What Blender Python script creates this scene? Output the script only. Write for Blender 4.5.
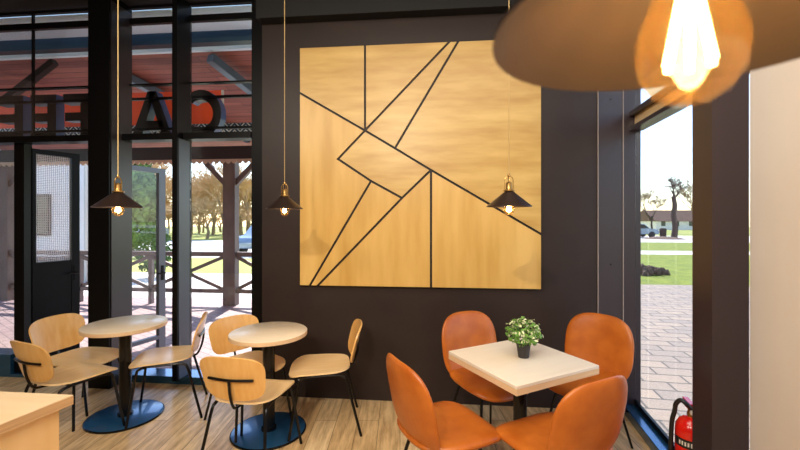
import bpy, bmesh, math, random
from mathutils import Vector, Matrix
R = math.radians
TH = R(5.5)                                   # the camera is turned 5.5 degrees left of the back wall's normal
CT, ST = math.cos(TH), math.sin(TH)
H = 1.58
F = 400.0
for o in list(bpy.data.objects): bpy.data.objects.remove(o)
S = bpy.context.scene
C = S.collection

# ---------------------------------------------------------------- camera
cd = bpy.data.cameras.new('camera'); cam = bpy.data.objects.new('camera', cd); C.objects.link(cam)
cam.location = (0, 0, H); cam.rotation_euler = (R(90), 0, TH)
cd.sensor_width = 36; cd.lens = 18.0; cd.shift_y = -7/800
cd.clip_start = 0.02; cd.clip_end = 500
cd.dof.use_dof = True; cd.dof.focus_distance = 3.0; cd.dof.aperture_fstop = 4.5
S.camera = cam
# ---------------------------------------------------------------- world and lights
w = bpy.data.worlds.new('sky'); S.world = w; w.use_nodes = True
nt = w.node_tree; nt.nodes.clear()
sky = nt.nodes.new('ShaderNodeTexSky'); sky.sky_type = 'NISHITA'; sky.sun_disc = False
sky.sun_elevation = R(40); sky.sun_rotation = R(-8); sky.air_density = 1.2; sky.dust_density = .4
bg = nt.nodes.new('ShaderNodeBackground'); bg.inputs[1].default_value = 0.28
wo = nt.nodes.new('ShaderNodeOutputWorld')
tint = nt.nodes.new('ShaderNodeMix'); tint.data_type = 'RGBA'; tint.blend_type = 'MULTIPLY'; tint.inputs[0].default_value = 1
tint.inputs[7].default_value = (.90, .97, 1.12, 1)
nt.links.new(sky.outputs[0], tint.inputs[6]); nt.links.new(tint.outputs[2], bg.inputs[0]); nt.links.new(bg.outputs[0], wo.inputs[0])

def light(name, kind, loc, power, col, size=.1, aim=None, sy=None, spot=None, blend=.5):
    l = bpy.data.lights.new(name, kind); l.energy = power; l.color = col
    if kind == 'AREA':
        l.size = size
        if sy: l.shape = 'RECTANGLE'; l.size_y = sy
    elif kind == 'SUN': l.angle = size
    else: l.shadow_soft_size = size
    if kind == 'SPOT': l.spot_size = spot; l.spot_blend = blend
    o = bpy.data.objects.new(name, l); C.objects.link(o); o.location = loc
    if aim is not None: o.rotation_euler = (Vector(aim)-Vector(loc)).to_track_quat('-Z', 'Y').to_euler()
    return o
# sun low over the back wall, a little to the left
light('sun', 'SUN', (-1.4, 10, 8.6), 7.5, (1, .95, .87), R(.6), aim=(0, 0, 0))
light('ceiling_fill', 'AREA', (.2, .9, 3.55), 68, (1, .89, .76), 2.6, aim=(.2, 1.0, 0), sy=2.0)  # this and the next area lights: unseen fills added to brighten the room
light('ceiling_fill', 'AREA', (-2.6, -.5, 3.55), 95, (1, .90, .76), 1.2, aim=(-2.5, 1.2, 0), sy=1.6)
light('ceiling_fill', 'AREA', (0, -2.2, 3.5), 50, (1, .92, .82), 3.0, aim=(0, .3, .8), sy=2.0)
light('ceiling_spot', 'SPOT', (-.75, -1.0, 3.1), 175, (1, .89, .72), .05, aim=(-.1, 3.4, 1.7), spot=R(75), blend=.7)
S.view_settings.view_transform = 'Standard'; S.view_settings.look = 'None'
S.view_settings.exposure = 0.45; S.view_settings.gamma = 1; S.view_settings.use_curve_mapping = False

# ---------------------------------------------------------------- helpers
def lin(h):
    h = h.lstrip('#'); v = [int(h[i:i+2], 16)/255 for i in (0, 2, 4)]
    return tuple((c/12.92 if c <= .04045 else ((c+.055)/1.055)**2.4) for c in v) + (1,)
def cw(x, d, z=0):                            # metres right of / ahead of the viewer -> world
    return Vector((x*CT - d*ST, x*ST + d*CT, z))
def turn(fx, fd):                             # heading of a thing that faces (fx right, fd ahead)
    v = cw(fx, fd); return math.atan2(-v.x, v.y)
def wall_pt(px, py, Y):                       # measured point of the photograph on the plane y = Y
    t = (px-400)/F; d = Y/(CT + t*ST); p = cw(t*d, d)
    return Vector((p.x, Y, H - (py-218)/F*d))

def mat(name, base, rough=.5, metal=0, spec=.5, **k):
    m = bpy.data.materials.new(name); m.use_nodes = True
    b = m.node_tree.nodes['Principled BSDF']
    b.inputs['Base Color'].default_value = lin(base) if isinstance(base, str) else base
    b.inputs['Roughness'].default_value = rough; b.inputs['Metallic'].default_value = metal
    b.inputs['Specular IOR Level'].default_value = spec
    if 'coat' in k: b.inputs['Coat Weight'].default_value = k['coat']; b.inputs['Coat Roughness'].default_value = .08
    if 'emit' in k:
        b.inputs['Emission Color'].default_value = k['ecol']; b.inputs['Emission Strength'].default_value = k['emit']
    return m
def noise_mat(name, c1, c2, scale=(5, 5, 5), rough=.5, detail=4, bump=0, rot=(0, 0, 0), lo=.3, hi=.7, nscale=1, **k):
    m = mat(name, c1, rough, **k); t = m.node_tree; b = t.nodes['Principled BSDF']
    tc = t.nodes.new('ShaderNodeTexCoord'); mp = t.nodes.new('ShaderNodeMapping')
    mp.inputs['Scale'].default_value = scale; mp.inputs['Rotation'].default_value = rot
    n = t.nodes.new('ShaderNodeTexNoise'); n.inputs['Scale'].default_value = nscale; n.inputs['Detail'].default_value = detail
    cr = t.nodes.new('ShaderNodeValToRGB')
    cr.color_ramp.elements[0].position = lo; cr.color_ramp.elements[0].color = lin(c1)
    cr.color_ramp.elements[1].position = hi; cr.color_ramp.elements[1].color = lin(c2)
    t.links.new(tc.outputs['Object'], mp.inputs[0]); t.links.new(mp.outputs[0], n.inputs[0])
    t.links.new(n.outputs[0], cr.inputs[0]); t.links.new(cr.outputs[0], b.inputs['Base Color'])
    if bump:
        bp = t.nodes.new('ShaderNodeBump'); bp.inputs['Strength'].default_value = bump; bp.inputs['Distance'].default_value = .002
        t.links.new(n.outputs[0], bp.inputs['Height']); t.links.new(bp.outputs[0], b.inputs['Normal'])
    return m
def brick_mat(name, c1, c2, mortar, bw, bh, msize, rough=.5, rotz=0, grain=None, offset=.5, mort_s=.1, spec=.5):
    m = mat(name, c1, rough, spec=spec); t = m.node_tree; b = t.nodes['Principled BSDF']
    tc = t.nodes.new('ShaderNodeTexCoord'); mp = t.nodes.new('ShaderNodeMapping'); mp.inputs['Rotation'].default_value = (0, 0, rotz)
    br = t.nodes.new('ShaderNodeTexBrick'); br.inputs['Scale'].default_value = 1; br.offset = offset
    br.inputs['Color1'].default_value = lin(c1); br.inputs['Color2'].default_value = lin(c2); br.inputs['Mortar'].default_value = lin(mortar)
    br.inputs['Brick Width'].default_value = bw; br.inputs['Row Height'].default_value = bh
    br.inputs['Mortar Size'].default_value = msize; br.inputs['Mortar Smooth'].default_value = mort_s
    t.links.new(tc.outputs['Object'], mp.inputs[0]); t.links.new(mp.outputs[0], br.inputs[0])
    out = br.outputs[0]
    if grain:
        mp2 = t.nodes.new('ShaderNodeMapping'); mp2.inputs['Scale'].default_value = grain
        t.links.new(mp.outputs[0], mp2.inputs[0])
        n = t.nodes.new('ShaderNodeTexNoise'); n.inputs['Scale'].default_value = 1; n.inputs['Detail'].default_value = 5; n.inputs['Roughness'].default_value = .65
        t.links.new(mp2.outputs[0], n.inputs[0])
        cr = t.nodes.new('ShaderNodeValToRGB')
        cr.color_ramp.elements[0].position = .32; cr.color_ramp.elements[0].color = (.58, .50, .42, 1)
        cr.color_ramp.elements[1].position = .62; cr.color_ramp.elements[1].color = (1.1, 1.08, 1.05, 1)
        t.links.new(n.outputs[0], cr.inputs[0])
        mx = t.nodes.new('ShaderNodeMix'); mx.data_type = 'RGBA'; mx.blend_type = 'MULTIPLY'; mx.inputs[0].default_value = 1
        t.links.new(out, mx.inputs[6]); t.links.new(cr.outputs[0], mx.inputs[7]); out = mx.outputs[2]
    t.links.new(out, b.inputs['Base Color'])
    return m
def glass_mat(name, tint=(1, 1, 1, 1), refl=.07, rough=.0):
    m = bpy.data.materials.new(name); m.use_nodes = True; t = m.node_tree; t.nodes.clear()
    tr = t.nodes.new('ShaderNodeBsdfTransparent'); tr.inputs[0].default_value = tint
    gl = t.nodes.new('ShaderNodeBsdfGlossy'); gl.inputs['Roughness'].default_value = rough
    lw = t.nodes.new('ShaderNodeLayerWeight'); lw.inputs[0].default_value = .25
    mu = t.nodes.new('ShaderNodeMath'); mu.operation = 'MULTIPLY_ADD'; mu.inputs[1].default_value = .3; mu.inputs[2].default_value = refl*.5
    mx = t.nodes.new('ShaderNodeMixShader'); o = t.nodes.new('ShaderNodeOutputMaterial')
    t.links.new(lw.outputs['Fresnel'], mu.inputs[0]); t.links.new(mu.outputs[0], mx.inputs[0])
    t.links.new(tr.outputs[0], mx.inputs[1]); t.links.new(gl.outputs[0], mx.inputs[2]); t.links.new(mx.outputs[0], o.inputs[0])
    return m

BM = bmesh.new
def finish(bm, ang=40):
    bm.normal_update()
    for f in bm.faces: f.smooth = True
    for e in bm.edges:
        if len(e.link_faces) == 2 and e.calc_face_angle(0) > R(ang): e.smooth = False
def obj(name, bm, m, parent=None, loc=(0, 0, 0), rz=0, bevel=0, ang=40):
    bmesh.ops.recalc_face_normals(bm, faces=bm.faces[:]); finish(bm, ang)
    me = bpy.data.meshes.new(name); bm.to_mesh(me); bm.free(); me.materials.append(m)
    o = bpy.data.objects.new(name, me); C.objects.link(o)
    o.location = loc; o.rotation_euler = (0, 0, rz)
    if parent: o.parent = parent
    if bevel:
        md = o.modifiers.new('bevel', 'BEVEL'); md.width = bevel; md.segments = 2; md.limit_method = 'ANGLE'
    return o
def tag(o, label, cat, group=None, kind=None):
    if label: o['label'] = label
    if cat: o['category'] = cat
    if group: o['group'] = group
    if kind: o['kind'] = kind
    return o
def thing(name, label, cat, loc=(0, 0, 0), rz=0, group=None, kind=None):
    o = bpy.data.objects.new(name, None); C.objects.link(o); o.empty_display_size = .1
    o.location = loc; o.rotation_euler = (0, 0, rz); return tag(o, label, cat, group, kind)
def struct(name, bm, m, label=None, **k):
    o = obj(name, bm, m, **k); o['kind'] = 'structure'
    if label: o['label'] = label; o['category'] = name.split('_')[0]
    return o
def dup(root, loc=None, rz=None, label=None, group=None):
    def cp(o, par):
        c = o.copy(); C.objects.link(c)
        if par: c.parent = par
        for ch in list(o.children): cp(ch, c)
        return c
    r = cp(root, None)
    if loc is not None: r.location = loc
    if rz is not None: r.rotation_euler = (0, 0, rz)
    if label: r['label'] = label
    if group: r['group'] = group
    return r
def box(bm, x0, x1, y0, y1, z0, z1, M=None):
    v = [bm.verts.new((x, y, z)) for x in (x0, x1) for y in (y0, y1) for z in (z0, z1)]
    for q in ((0, 1, 3, 2), (4, 6, 7, 5), (0, 4, 5, 1), (2, 3, 7, 6), (0, 2, 6, 4), (1, 5, 7, 3)): bm.faces.new([v[i] for i in q])
    if M: bmesh.ops.transform(bm, matrix=M, verts=v)
    return bm
def boxm(*a, M=None): return box(BM(), *a, M=M)
def prism(bm, pts, vec):                      # pts: list of 3-D points, extruded along vec
    vec = Vector(vec); a = [bm.verts.new(p) for p in pts]; b = [bm.verts.new(Vector(p)+vec) for p in pts]; n = len(pts)
    bm.faces.new(a); bm.faces.new(b[::-1])
    for i in range(n): bm.faces.new((a[i], b[i], b[(i+1) % n], a[(i+1) % n]))
    return bm
def bar(bm, p, q, w_, h_=None):               # square bar between two points
    p, q = Vector(p), Vector(q); d = q-p; L = d.length; M = Matrix.Translation(p) @ d.to_track_quat('Y', 'Z').to_matrix().to_4x4()
    h_ = h_ or w_; return box(bm, -w_/2, w_/2, 0, L, -h_/2, h_/2, M)
def tube(bm, pts, r, n=8, closed=False):
    P = [Vector(p) for p in pts]; N = len(P); rr = r if isinstance(r, (list, tuple)) else [r]*N
    rings = []; up = None
    for i in range(N):
        if closed: d = P[(i+1) % N]-P[i-1]
        else: d = (P[min(i+1, N-1)]-P[max(i-1, 0)])
        d.normalize()
        if up is None: up = d.orthogonal().normalized()
        else: up = (up - d*up.dot(d)).normalized()
        s = d.cross(up)
        rings.append([bm.verts.new(P[i] + (up*math.cos(2*math.pi*k/n) + s*math.sin(2*math.pi*k/n))*rr[i]) for k in range(n)])
    for i in range(N if closed else N-1):
        A, B = rings[i], rings[(i+1) % N]
        for k in range(n): bm.faces.new((A[k], A[(k+1) % n], B[(k+1) % n], B[k]))
    if not closed: bm.faces.new(rings[0][::-1]); bm.faces.new(rings[-1])
    return bm
def smooth_path(pts, k=6):                    # Catmull-Rom through the points
    P = [Vector(p) for p in pts]; P = [P[0]*2-P[1]] + P + [P[-1]*2-P[-2]]; out = []
    for i in range(1, len(P)-2):
        a, b, c, d = P[i-1:i+3]
        for j in range(k):
            t = j/k; out.append(.5*((2*b) + (c-a)*t + (2*a-5*b+4*c-d)*t*t + (3*b-a-3*c+d)*t**3))
    return out + [P[-2]]
def lathe(bm, prof, n=40, c=(0, 0, 0)):
    c = Vector(c); rings = []
    for r, z in prof:
        if r < 1e-6: rings.append([bm.verts.new(c+Vector((0, 0, z)))])
        else: rings.append([bm.verts.new(c+Vector((r*math.cos(2*math.pi*k/n), r*math.sin(2*math.pi*k/n), z))) for k in range(n)])
    for A, B in zip(rings, rings[1:]):
        for k in range(n):
            a, b = A[k % len(A)], A[(k+1) % n % len(A)]; d, e = B[k % len(B)], B[(k+1) % n % len(B)]
            q = [a] + ([b] if b is not a else []) + ([e] if e is not d else []) + [d]
            if len(q) > 2: bm.faces.new(q)
    return bm
def sheet(Sf, tf, n=3.5, rings=9, segs=48):   # a rounded, curved pad: Sf(x, y) its middle surface, tf(m) its half thickness
    bm = BM()
    def nrm(x, y):
        e = .01; a = Sf(x+e, y)-Sf(x-e, y); b = Sf(x, y+e)-Sf(x, y-e); return a.cross(b).normalized()
    def ring(m, side):
        out = []
        for k in range(segs):
            p = 2*math.pi*k/segs; c, s = math.cos(p), math.sin(p); q = m/((abs(c)**n+abs(s)**n)**(1/n)); x, y = c*q, s*q
            out.append(bm.verts.new(Sf(x, y) + nrm(x, y)*tf(m)*side))
        return out
    ms = [math.sin(math.pi/2*(i/rings)) for i in range(1, rings+1)]
    rims = []
    for side in (1, -1):
        c0 = bm.verts.new(Sf(0, 0)+nrm(0, 0)*tf(0)*side); prev = None
        for m in ms:
            if side == -1 and m == ms[-1] and tf(1) < 1e-5: rg = rims[0]
            else: rg = ring(m, side)
            for k in range(segs):
                if prev is None: bm.faces.new((c0, rg[k], rg[(k+1) % segs]))
                else: bm.faces.new((prev[k], rg[k], rg[(k+1) % segs], prev[(k+1) % segs]))
            prev = rg
        rims.append(prev)
    if rims[0] is not rims[1]:
        for k in range(segs): bm.faces.new((rims[0][k], rims[1][k], rims[1][(k+1) % segs], rims[0][(k+1) % segs]))
    return bm

# ---------------------------------------------------------------- materials
U = Vector((math.sin(R(5.5)), math.cos(R(5.5)), 0)); NRM = Vector((math.cos(R(5.5)), -math.sin(R(5.5)), 0))  # side wall direction and outward normal
M = {}
M['floor'] = brick_mat('wood_plank_floor', '#E9CFA2', '#D3B281', '#8F7650', 1.25, .165, .0025, .32, rotz=R(84.5+0), grain=(3.5, 26, 1))
M['wall'] = noise_mat('dark_brown_paint', '#2C2220', '#322723', (3, 3, 3), .42, spec=.3)
M['clad'] = mat('dark_metal_cladding', '#30252A', .33)
M['joint'] = mat('pale_joint', '#A89A92', .5)
M['black'] = mat('black_frame', '#070607', .4, spec=.2)
M['postclad'] = mat('dark_post_cladding', '#2A2426', .3)
M['ceil'] = mat('black_ceiling', '#0D0C0C', .7)
M['white'] = noise_mat('white_wall_paint', '#D9CEC2', '#DFD5CA', (2, 2, 2), .6)
M['beige'] = mat('brown_wall_paint', '#6A574C', .7)
M['sill'] = mat('glossy_sky_tinted_sill', '#2E6690', .22, metal=.7, coat=.6)  # black sill; the reflected sky is put into its colour as blue
M['glass'] = glass_mat('window_glass')
M['panelv'] = noise_mat('birch_vertical_grain', '#C4984A', '#DBB368', (7, 7, .9), .36, detail=9, nscale=1.2)
M['panelh'] = noise_mat('birch_horizontal_grain', '#B98F48', '#D5B26A', (1.6, 9, 9), .36, detail=9, nscale=1.2)
M['groove'] = mat('black_groove', '#1A100B', .6)
M['ply'] = noise_mat('beech_plywood', '#ECC68A', '#F4D4A0', (22, 3, 22), .28, detail=3)
M['plyback'] = noise_mat('beech_plywood_back', '#E3A95C', '#EDBD76', (26, 26, 2.5), .28, detail=3)
M['top'] = noise_mat('pale_ash_tabletop', '#EDD8B8', '#F3E1C4', (3, 22, 3), .30, detail=4)
M['edge'] = noise_mat('tabletop_edge', '#DDB88C', '#E8C79E', (4, 4, 90), .45)
M['sqtop'] = noise_mat('pale_square_tabletop', '#E9DCC8', '#F0E5D3', (2, 16, 2), .30, detail=4)
M['counter'] = noise_mat('pale_counter_top', '#E9C698', '#F0D3A8', (2, 14, 2), .32)
M['plyedge'] = noise_mat('layered_plywood_edge', '#B98C5E', '#DDB583', (1, 1, 160), .5, detail=1)
M['cface'] = noise_mat('counter_plywood', '#E8BC7E', '#F0CA92', (8, 8, 1.2), .4, nscale=1.3)
M['steel'] = mat('black_tube', '#0C0C0D', .25, metal=.3)
M['base'] = mat('sky_tinted_table_base', '#28679A', .36, metal=.6, coat=.6)  # black base, blue sky reflection painted into the colour
M['leather'] = noise_mat('cognac_leather', '#A65214', '#C66F24', (9, 9, 9), .36, detail=6, bump=.12, lo=.25, hi=.75)
M['welt'] = mat('leather_piping', '#C98A55', .4)
M['shade'] = mat('dark_bronze_shade', '#3A2C26', .34, metal=.55)
M['lining'] = mat('bronze_lining', '#5F534E', .42, metal=.3)
M['brass'] = mat('aged_brass', '#A8824A', .3, metal=.9)
M['cord'] = mat('golden_fabric_cord', '#D8BA7C', .7)
M['bulb'] = glass_mat('amber_bulb_glass', (1, .88, .62, 1), .25, .05)
t_ = M['bulb'].node_tree; o_ = [n for n in t_.nodes if n.type == 'OUTPUT_MATERIAL'][0]; src = o_.inputs[0].links[0].from_socket
tl_ = t_.nodes.new('ShaderNodeBsdfTranslucent'); tl_.inputs[0].default_value = (1, .58, .2, 1); mx_ = t_.nodes.new('ShaderNodeMixShader'); mx_.inputs[0].default_value = .022
t_.links.new(src, mx_.inputs[1]); t_.links.new(tl_.outputs[0], mx_.inputs[2]); t_.links.new(mx_.outputs[0], o_.inputs[0])
M['fila'] = mat('glowing_filament', '#FFD9A0', .5, emit=34, ecol=(1, .66, .30, 1))
M['pot'] = mat('dark_grey_pot', '#332F30', .6)
M['red'] = mat('red_enamel', '#D3160E', .25, coat=.5)
M['rubber'] = mat('black_rubber', '#131313', .5)
M['labelw'] = mat('white_label_print', '#D8D0C4', .5)
M['letter'] = mat('black_letter', '#15110F', .35)
M['letterside'] = mat('sky_tinted_letter_return', '#3E5378', .3)  # sides of the black letters, sky reflection painted on as blue
M['orange'] = mat('orange_sign_reflection', '#FF5A26', .5)
M['pwood'] = noise_mat('brown_grey_timber', '#5B4A45', '#75625A', (6, 6, 2), .6)
M['dtimber'] = mat('dark_timber', '#2B2422', .6)
M['soffit'] = brick_mat('red_brown_boards', '#A4604E', '#8C4E42', '#4A2A25', 3, .11, .004, .6, grain=(1, 8, 1))
M['bluegrey'] = mat('blue_grey_metal', '#5E7482', .35, metal=.3)
M['pale'] = mat('pale_blue_soffit', '#D8EDF6', .5)
M['teal'] = mat('dark_teal_beam', '#2A4652', .4)
M['mulclad'] = mat('blue_grey_mullion_cladding', '#454C58', .35)
M['doorgrey'] = mat('grey_door_frame', '#6A6E78', .3, metal=.3)
M['deck'] = brick_mat('pinkish_deck_pavers', '#B79C98', '#A58B8C', '#6F6064', .22, .11, .006, .6, rotz=R(30))
M['pave'] = brick_mat('granite_pavers', '#B09A84', '#98887A', '#5E544C', .42, .21, .012, .6, rotz=R(5))
M['concrete'] = noise_mat('bright_concrete', '#CFCBC5', '#DAD6D0', (.6, .6, .6), .8)
M['grass'] = noise_mat('spring_grass', '#66780F', '#86921C', (3, 3, 3), .9)
M['drygrass'] = noise_mat('yellow_spring_grass', '#A8A552', '#8FA045', (2, 2, 2), .9)
M['earth'] = noise_mat('turned_earth', '#5A463C', '#7A6252', (6, 6, 6), .9)
M['bark'] = noise_mat('pale_brown_bark', '#8A7258', '#A08660', (5, 5, 2), .85)
M['twig'] = mat('tan_twigs', '#C2A070', .85)
M['darkbark'] = mat('dark_bark', '#4B3A32', .85)
M['green'] = noise_mat('evergreen_foliage', '#3A5228', '#62803C', (9, 9, 9), .7)
M['leafl'] = mat('leaf_green', '#6E9B3E', .5)
M['leafw'] = mat('leaf_cream', '#DDE3B8', .5)
M['render'] = noise_mat('white_render', '#FAF0E8', '#FFF7F0', (2, 2, 2), .8)
M['hwin'] = mat('house_window_pane', '#4F5346', .15)
M['roof'] = noise_mat('brown_roof', '#6B4E3C', '#7A5C48', (3, 3, 3), .8)
M['car'] = mat('silver_blue_paint', '#8F9FB0', .25, metal=.5)
M['carglass'] = mat('car_glass', '#20272E', .1)
M['valance'] = mat('beige_valance', '#C9AE93', .7)

def film_mat():                               # glass with a printed dot film: white dots, clear between
    m = bpy.data.materials.new('dotted_film'); m.use_nodes = True; t = m.node_tree; t.nodes.clear()
    L = t.links.new; nn = t.nodes.new
    tc = nn('ShaderNodeTexCoord'); sp = nn('ShaderNodeSeparateXYZ'); L(tc.outputs['Object'], sp.inputs[0])
    def mth(op, a, b=None):
        n = nn('ShaderNodeMath'); n.operation = op
        for i, v in enumerate((a, b)):
            if v is None: continue
            if isinstance(v, (int, float)): n.inputs[i].default_value = v
            else: L(v, n.inputs[i])
        return n.outputs[0]
    a = mth('SINE', mth('MULTIPLY', mth('ADD', sp.outputs[1], sp.outputs[2]), 175.))
    b = mth('SINE', mth('MULTIPLY', mth('SUBTRACT', sp.outputs[1], sp.outputs[2]), 175.))
    g = mth('GREATER_THAN', mth('MULTIPLY', a, b), -.12)
    tr = nn('ShaderNodeBsdfTransparent'); df = nn('ShaderNodeBsdfTranslucent'); df.inputs[0].default_value = (.8, .76, .74, 1)
    d2 = nn('ShaderNodeBsdfDiffuse'); d2.inputs[0].default_value = (.75, .70, .68, 1)
    m2 = nn('ShaderNodeMixShader'); m2.inputs[0].default_value = .5; L(df.outputs[0], m2.inputs[1]); L(d2.outputs[0], m2.inputs[2])
    mx = nn('ShaderNodeMixShader'); L(mth('MULTIPLY', g, .5), mx.inputs[0]); L(tr.outputs[0], mx.inputs[1]); L(m2.outputs[0], mx.inputs[2])
    o = nn('ShaderNodeOutputMaterial'); L(mx.outputs[0], o.inputs[0]); return m
M['film'] = film_mat()
def zig_mat():
    m = mat('zigzag_band', '#1F4257', .5); t = m.node_tree; L = t.links.new; nn = t.nodes.new
    tc = nn('ShaderNodeTexCoord'); sp = nn('ShaderNodeSeparateXYZ'); L(tc.outputs['Object'], sp.inputs[0])
    def mth(op, a, b=None):
        n = nn('ShaderNodeMath'); n.operation = op
        for i, v in enumerate((a, b)):
            if v is None: continue
            if isinstance(v, (int, float)): n.inputs[i].default_value = v
            else: L(v, n.inputs[i])
        return n.outputs[0]
    pp = mth('PINGPONG', sp.outputs[0], .075)
    v = mth('PINGPONG', mth('ADD', mth('MULTIPLY', pp, 1.), sp.outputs[2]), .027)
    g = mth('GREATER_THAN', v, .017)
    mx = nn('ShaderNodeMix'); mx.data_type = 'RGBA'; mx.inputs[6].default_value = lin('#1F4257'); mx.inputs[7].default_value = lin('#E6E9EA')
    L(g, mx.inputs[0]); L(mx.outputs[2], t.nodes['Principled BSDF'].inputs['Base Color']); return m
M['zig'] = zig_mat()

# ---------------------------------------------------------------- the room
YW = 3.43                                     # back wall
XL, XR = -1.565, 1.30                         # its left end and where the corner cladding starts
def side(Y, off=0, z=0):                      # point on the right side wall line
    return Vector((1.477 + .0963*(Y-3.267), Y, z)) + NRM*off
bm = prism(BM(), [(-6.2, -3.5, -.08), tuple(side(-3.5, .02, -.08)), tuple(side(3.62, .02, -.08)), (-6.2, 3.62, -.08)], (0, 0, .08))
struct('floor', bm, M['floor'], 'grey brown wood plank floor of the room')
bm = prism(BM(), [(-6.2, -3.5, 3.66), tuple(side(-3.5, .25, 3.66)), tuple(side(3.70, .15, 3.66)), (-6.2, 3.70, 3.66)], (0, 0, .1))
struct('ceiling', bm, M['ceil'], 'black ceiling above the room')
struct('wall_back', boxm(XL, XR, YW, 3.66, 0, 3.66), M['wall'], 'dark brown painted wall behind the wooden panel')
struct('trim_1', boxm(XL, 1.9, YW-.12, YW-.002, 3.30, 3.66), M['ceil'], 'black boxed band along top of dark wall')
struct('wall_left', boxm(-6.3, -6.2, -3.5, 3.75, 0, 3.66), M['beige'], 'plain wall at far left side')
struct('wall_rear', boxm(-6.2, 1.1, -3.6, -3.5, 0, 3.66), M['beige'], 'plain wall behind the viewer')
# corner cladding right of the back wall
bm = BM(); box(bm, XR+.004, side(YW).x, YW-.012, 3.66, 0, 3.66)
cl = struct('trim_2', bm, M['clad'], 'dark metal cladding strip in room corner')
for x, z in [(XR+.1, 2.55), (XR+.1, .42), (XR+.1, 1.2)]:
    obj('screw', lathe(BM(), [(0, .004), (.006, .003), (.007, 0), (0, 0)], 10), M['black'], cl, (x, YW-.013, z)).rotation_euler = (R(90), 0, 0)
j = BM(); box(j, XR, XR+.004, YW-.014, YW, 0, 3.30); box(j, side(YW).x, side(YW).x+.005, YW-.02, YW, 0, 3.30)
obj('joint_strip', j, M['joint'], cl)
# side window to the right
def sidebox(bm, Y0, Y1, o0, o1, z0, z1):
    prism(bm, [side(Y0, o0, z0), side(Y0, o1, z0), side(Y1, o1, z0), side(Y1, o0, z0)], (0, 0, z1-z0)); return bm
win = thing('window_1', 'tall narrow side window beside leather chairs', 'window', kind='structure')
bm = BM(); sidebox(bm, 3.415, 3.64, 0, .135, 0, 3.66); obj('window_frame', bm, M['clad'], win)
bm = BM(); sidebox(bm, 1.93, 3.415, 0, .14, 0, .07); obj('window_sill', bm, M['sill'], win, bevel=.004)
bm = BM(); sidebox(bm, 1.93, 3.415, .085, .105, .07, .11); obj('glazing_bead', bm, M['black'], win)
bm = BM(); sidebox(bm, 1.93, 3.415, .05, .15, 2.285, 2.315); sidebox(bm, 1.93, 3.415, .05, .15, 2.405, 2.44); obj('transom', bm, M['clad'], win)
bm = BM(); sidebox(bm, 1.93, 3.415, .09, .11, 2.315, 2.405); obj('transom_infill', bm, M['ply'], win)
bm = BM(); sidebox(bm, 1.93, 3.415, .0, .15, 3.3, 3.66); obj('head_frame', bm, M['clad'], win)
bm = BM(); sidebox(bm, 1.93, 3.415, .094, .098, .11, 2.285); sidebox(bm, 1.93, 3.415, .094, .098, 2.44, 3.3); obj('glass_pane', bm, M['glass'], win)
struct('trim_3', boxm(1.222, 1.376, 1.921, 2.061, 0, 3.66), M['clad'], 'dark brown metal column between side window and white wall')
bm = BM(); e = Vector((1.378, 1.919, 0)); q = e - U*5.45
prism(bm, [e, q, q+NRM*.25, e+NRM*.25], (0, 0, 3.66)); struct('wall_right', bm, M['white'], 'white wall at right edge')

# left window wall: door openings, post, mullion
GY = 3.67
lw = thing('window_2', 'tall black framed glazing left of dark wall', 'window', kind='structure')
bm = BM(); box(bm, -3.24, -3.03, 3.42, 3.70, 0, 3.66); post = obj('post', bm, M['black'], lw)
bm = BM(); box(bm, -3.029, -3.022, 3.44, 3.69, .0, 3.60); obj('post_cladding', bm, M['postclad'], lw)
bm = BM(); box(bm, -2.453, -2.404, 3.48, 3.70, .07, 3.66); obj('mullion', bm, M['black'], lw)
bm = BM(); box(bm, -2.403, -2.398, 3.50, 3.66, .08, 2.32); obj('mullion_cladding', bm, M['mulclad'], lw)
bm = BM(); box(bm, -1.735, XL-.001, 3.58, 3.70, .0, 3.66); obj('jamb', bm, M['black'], lw)
bm = BM(); box(bm, -4.235, -4.125, 3.62, 3.70, 0, 2.38); obj('door_post', bm, M['black'], lw)
bm = BM(); box(bm, -4.11, -4.09, 3.68, 3.70, 2.38, 3.66); box(bm, -6.2, -6.1, 3.6, 3.7, 0, 3.66); obj('upper_post', bm, M['black'], lw)
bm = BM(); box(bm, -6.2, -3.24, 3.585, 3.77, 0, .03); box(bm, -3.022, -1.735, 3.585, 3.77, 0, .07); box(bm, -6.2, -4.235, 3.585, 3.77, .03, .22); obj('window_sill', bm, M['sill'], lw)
for a, b in ((-6.2, -3.24), (-3.022, -2.453), (-2.398, -1.735)):
    for z0, z1, y0, nm in ((2.325, 2.385, 3.56, 'transom'), (3.485, 3.545, 3.66, 'top_rail'), (2.878, 2.893, 3.65, 'glazing_bar')):
        bm = BM(); box(bm, a, b, y0, 3.70, z0, z1); obj(nm, bm, M['black'], lw)
    bm = BM(); box(bm, a, b, 3.66, 3.70, 3.64, 3.66); obj('top_rail', bm, M['black'], lw)
bm = BM(); box(bm, -6.2, -3.24, 3.672, 3.676, 2.385, 3.495); box(bm, -2.398, -1.735, 3.672, 3.676, .07, 2.325)
for a, b in ((-3.022, -2.453), (-2.398, -1.735)): box(bm, a, b, 3.672, 3.676, 2.385, 3.495)
box(bm, -6.1, -4.235, 3.672, 3.676, .22, 2.325); obj('glass_pane', bm, M['glass'], lw)

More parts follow.
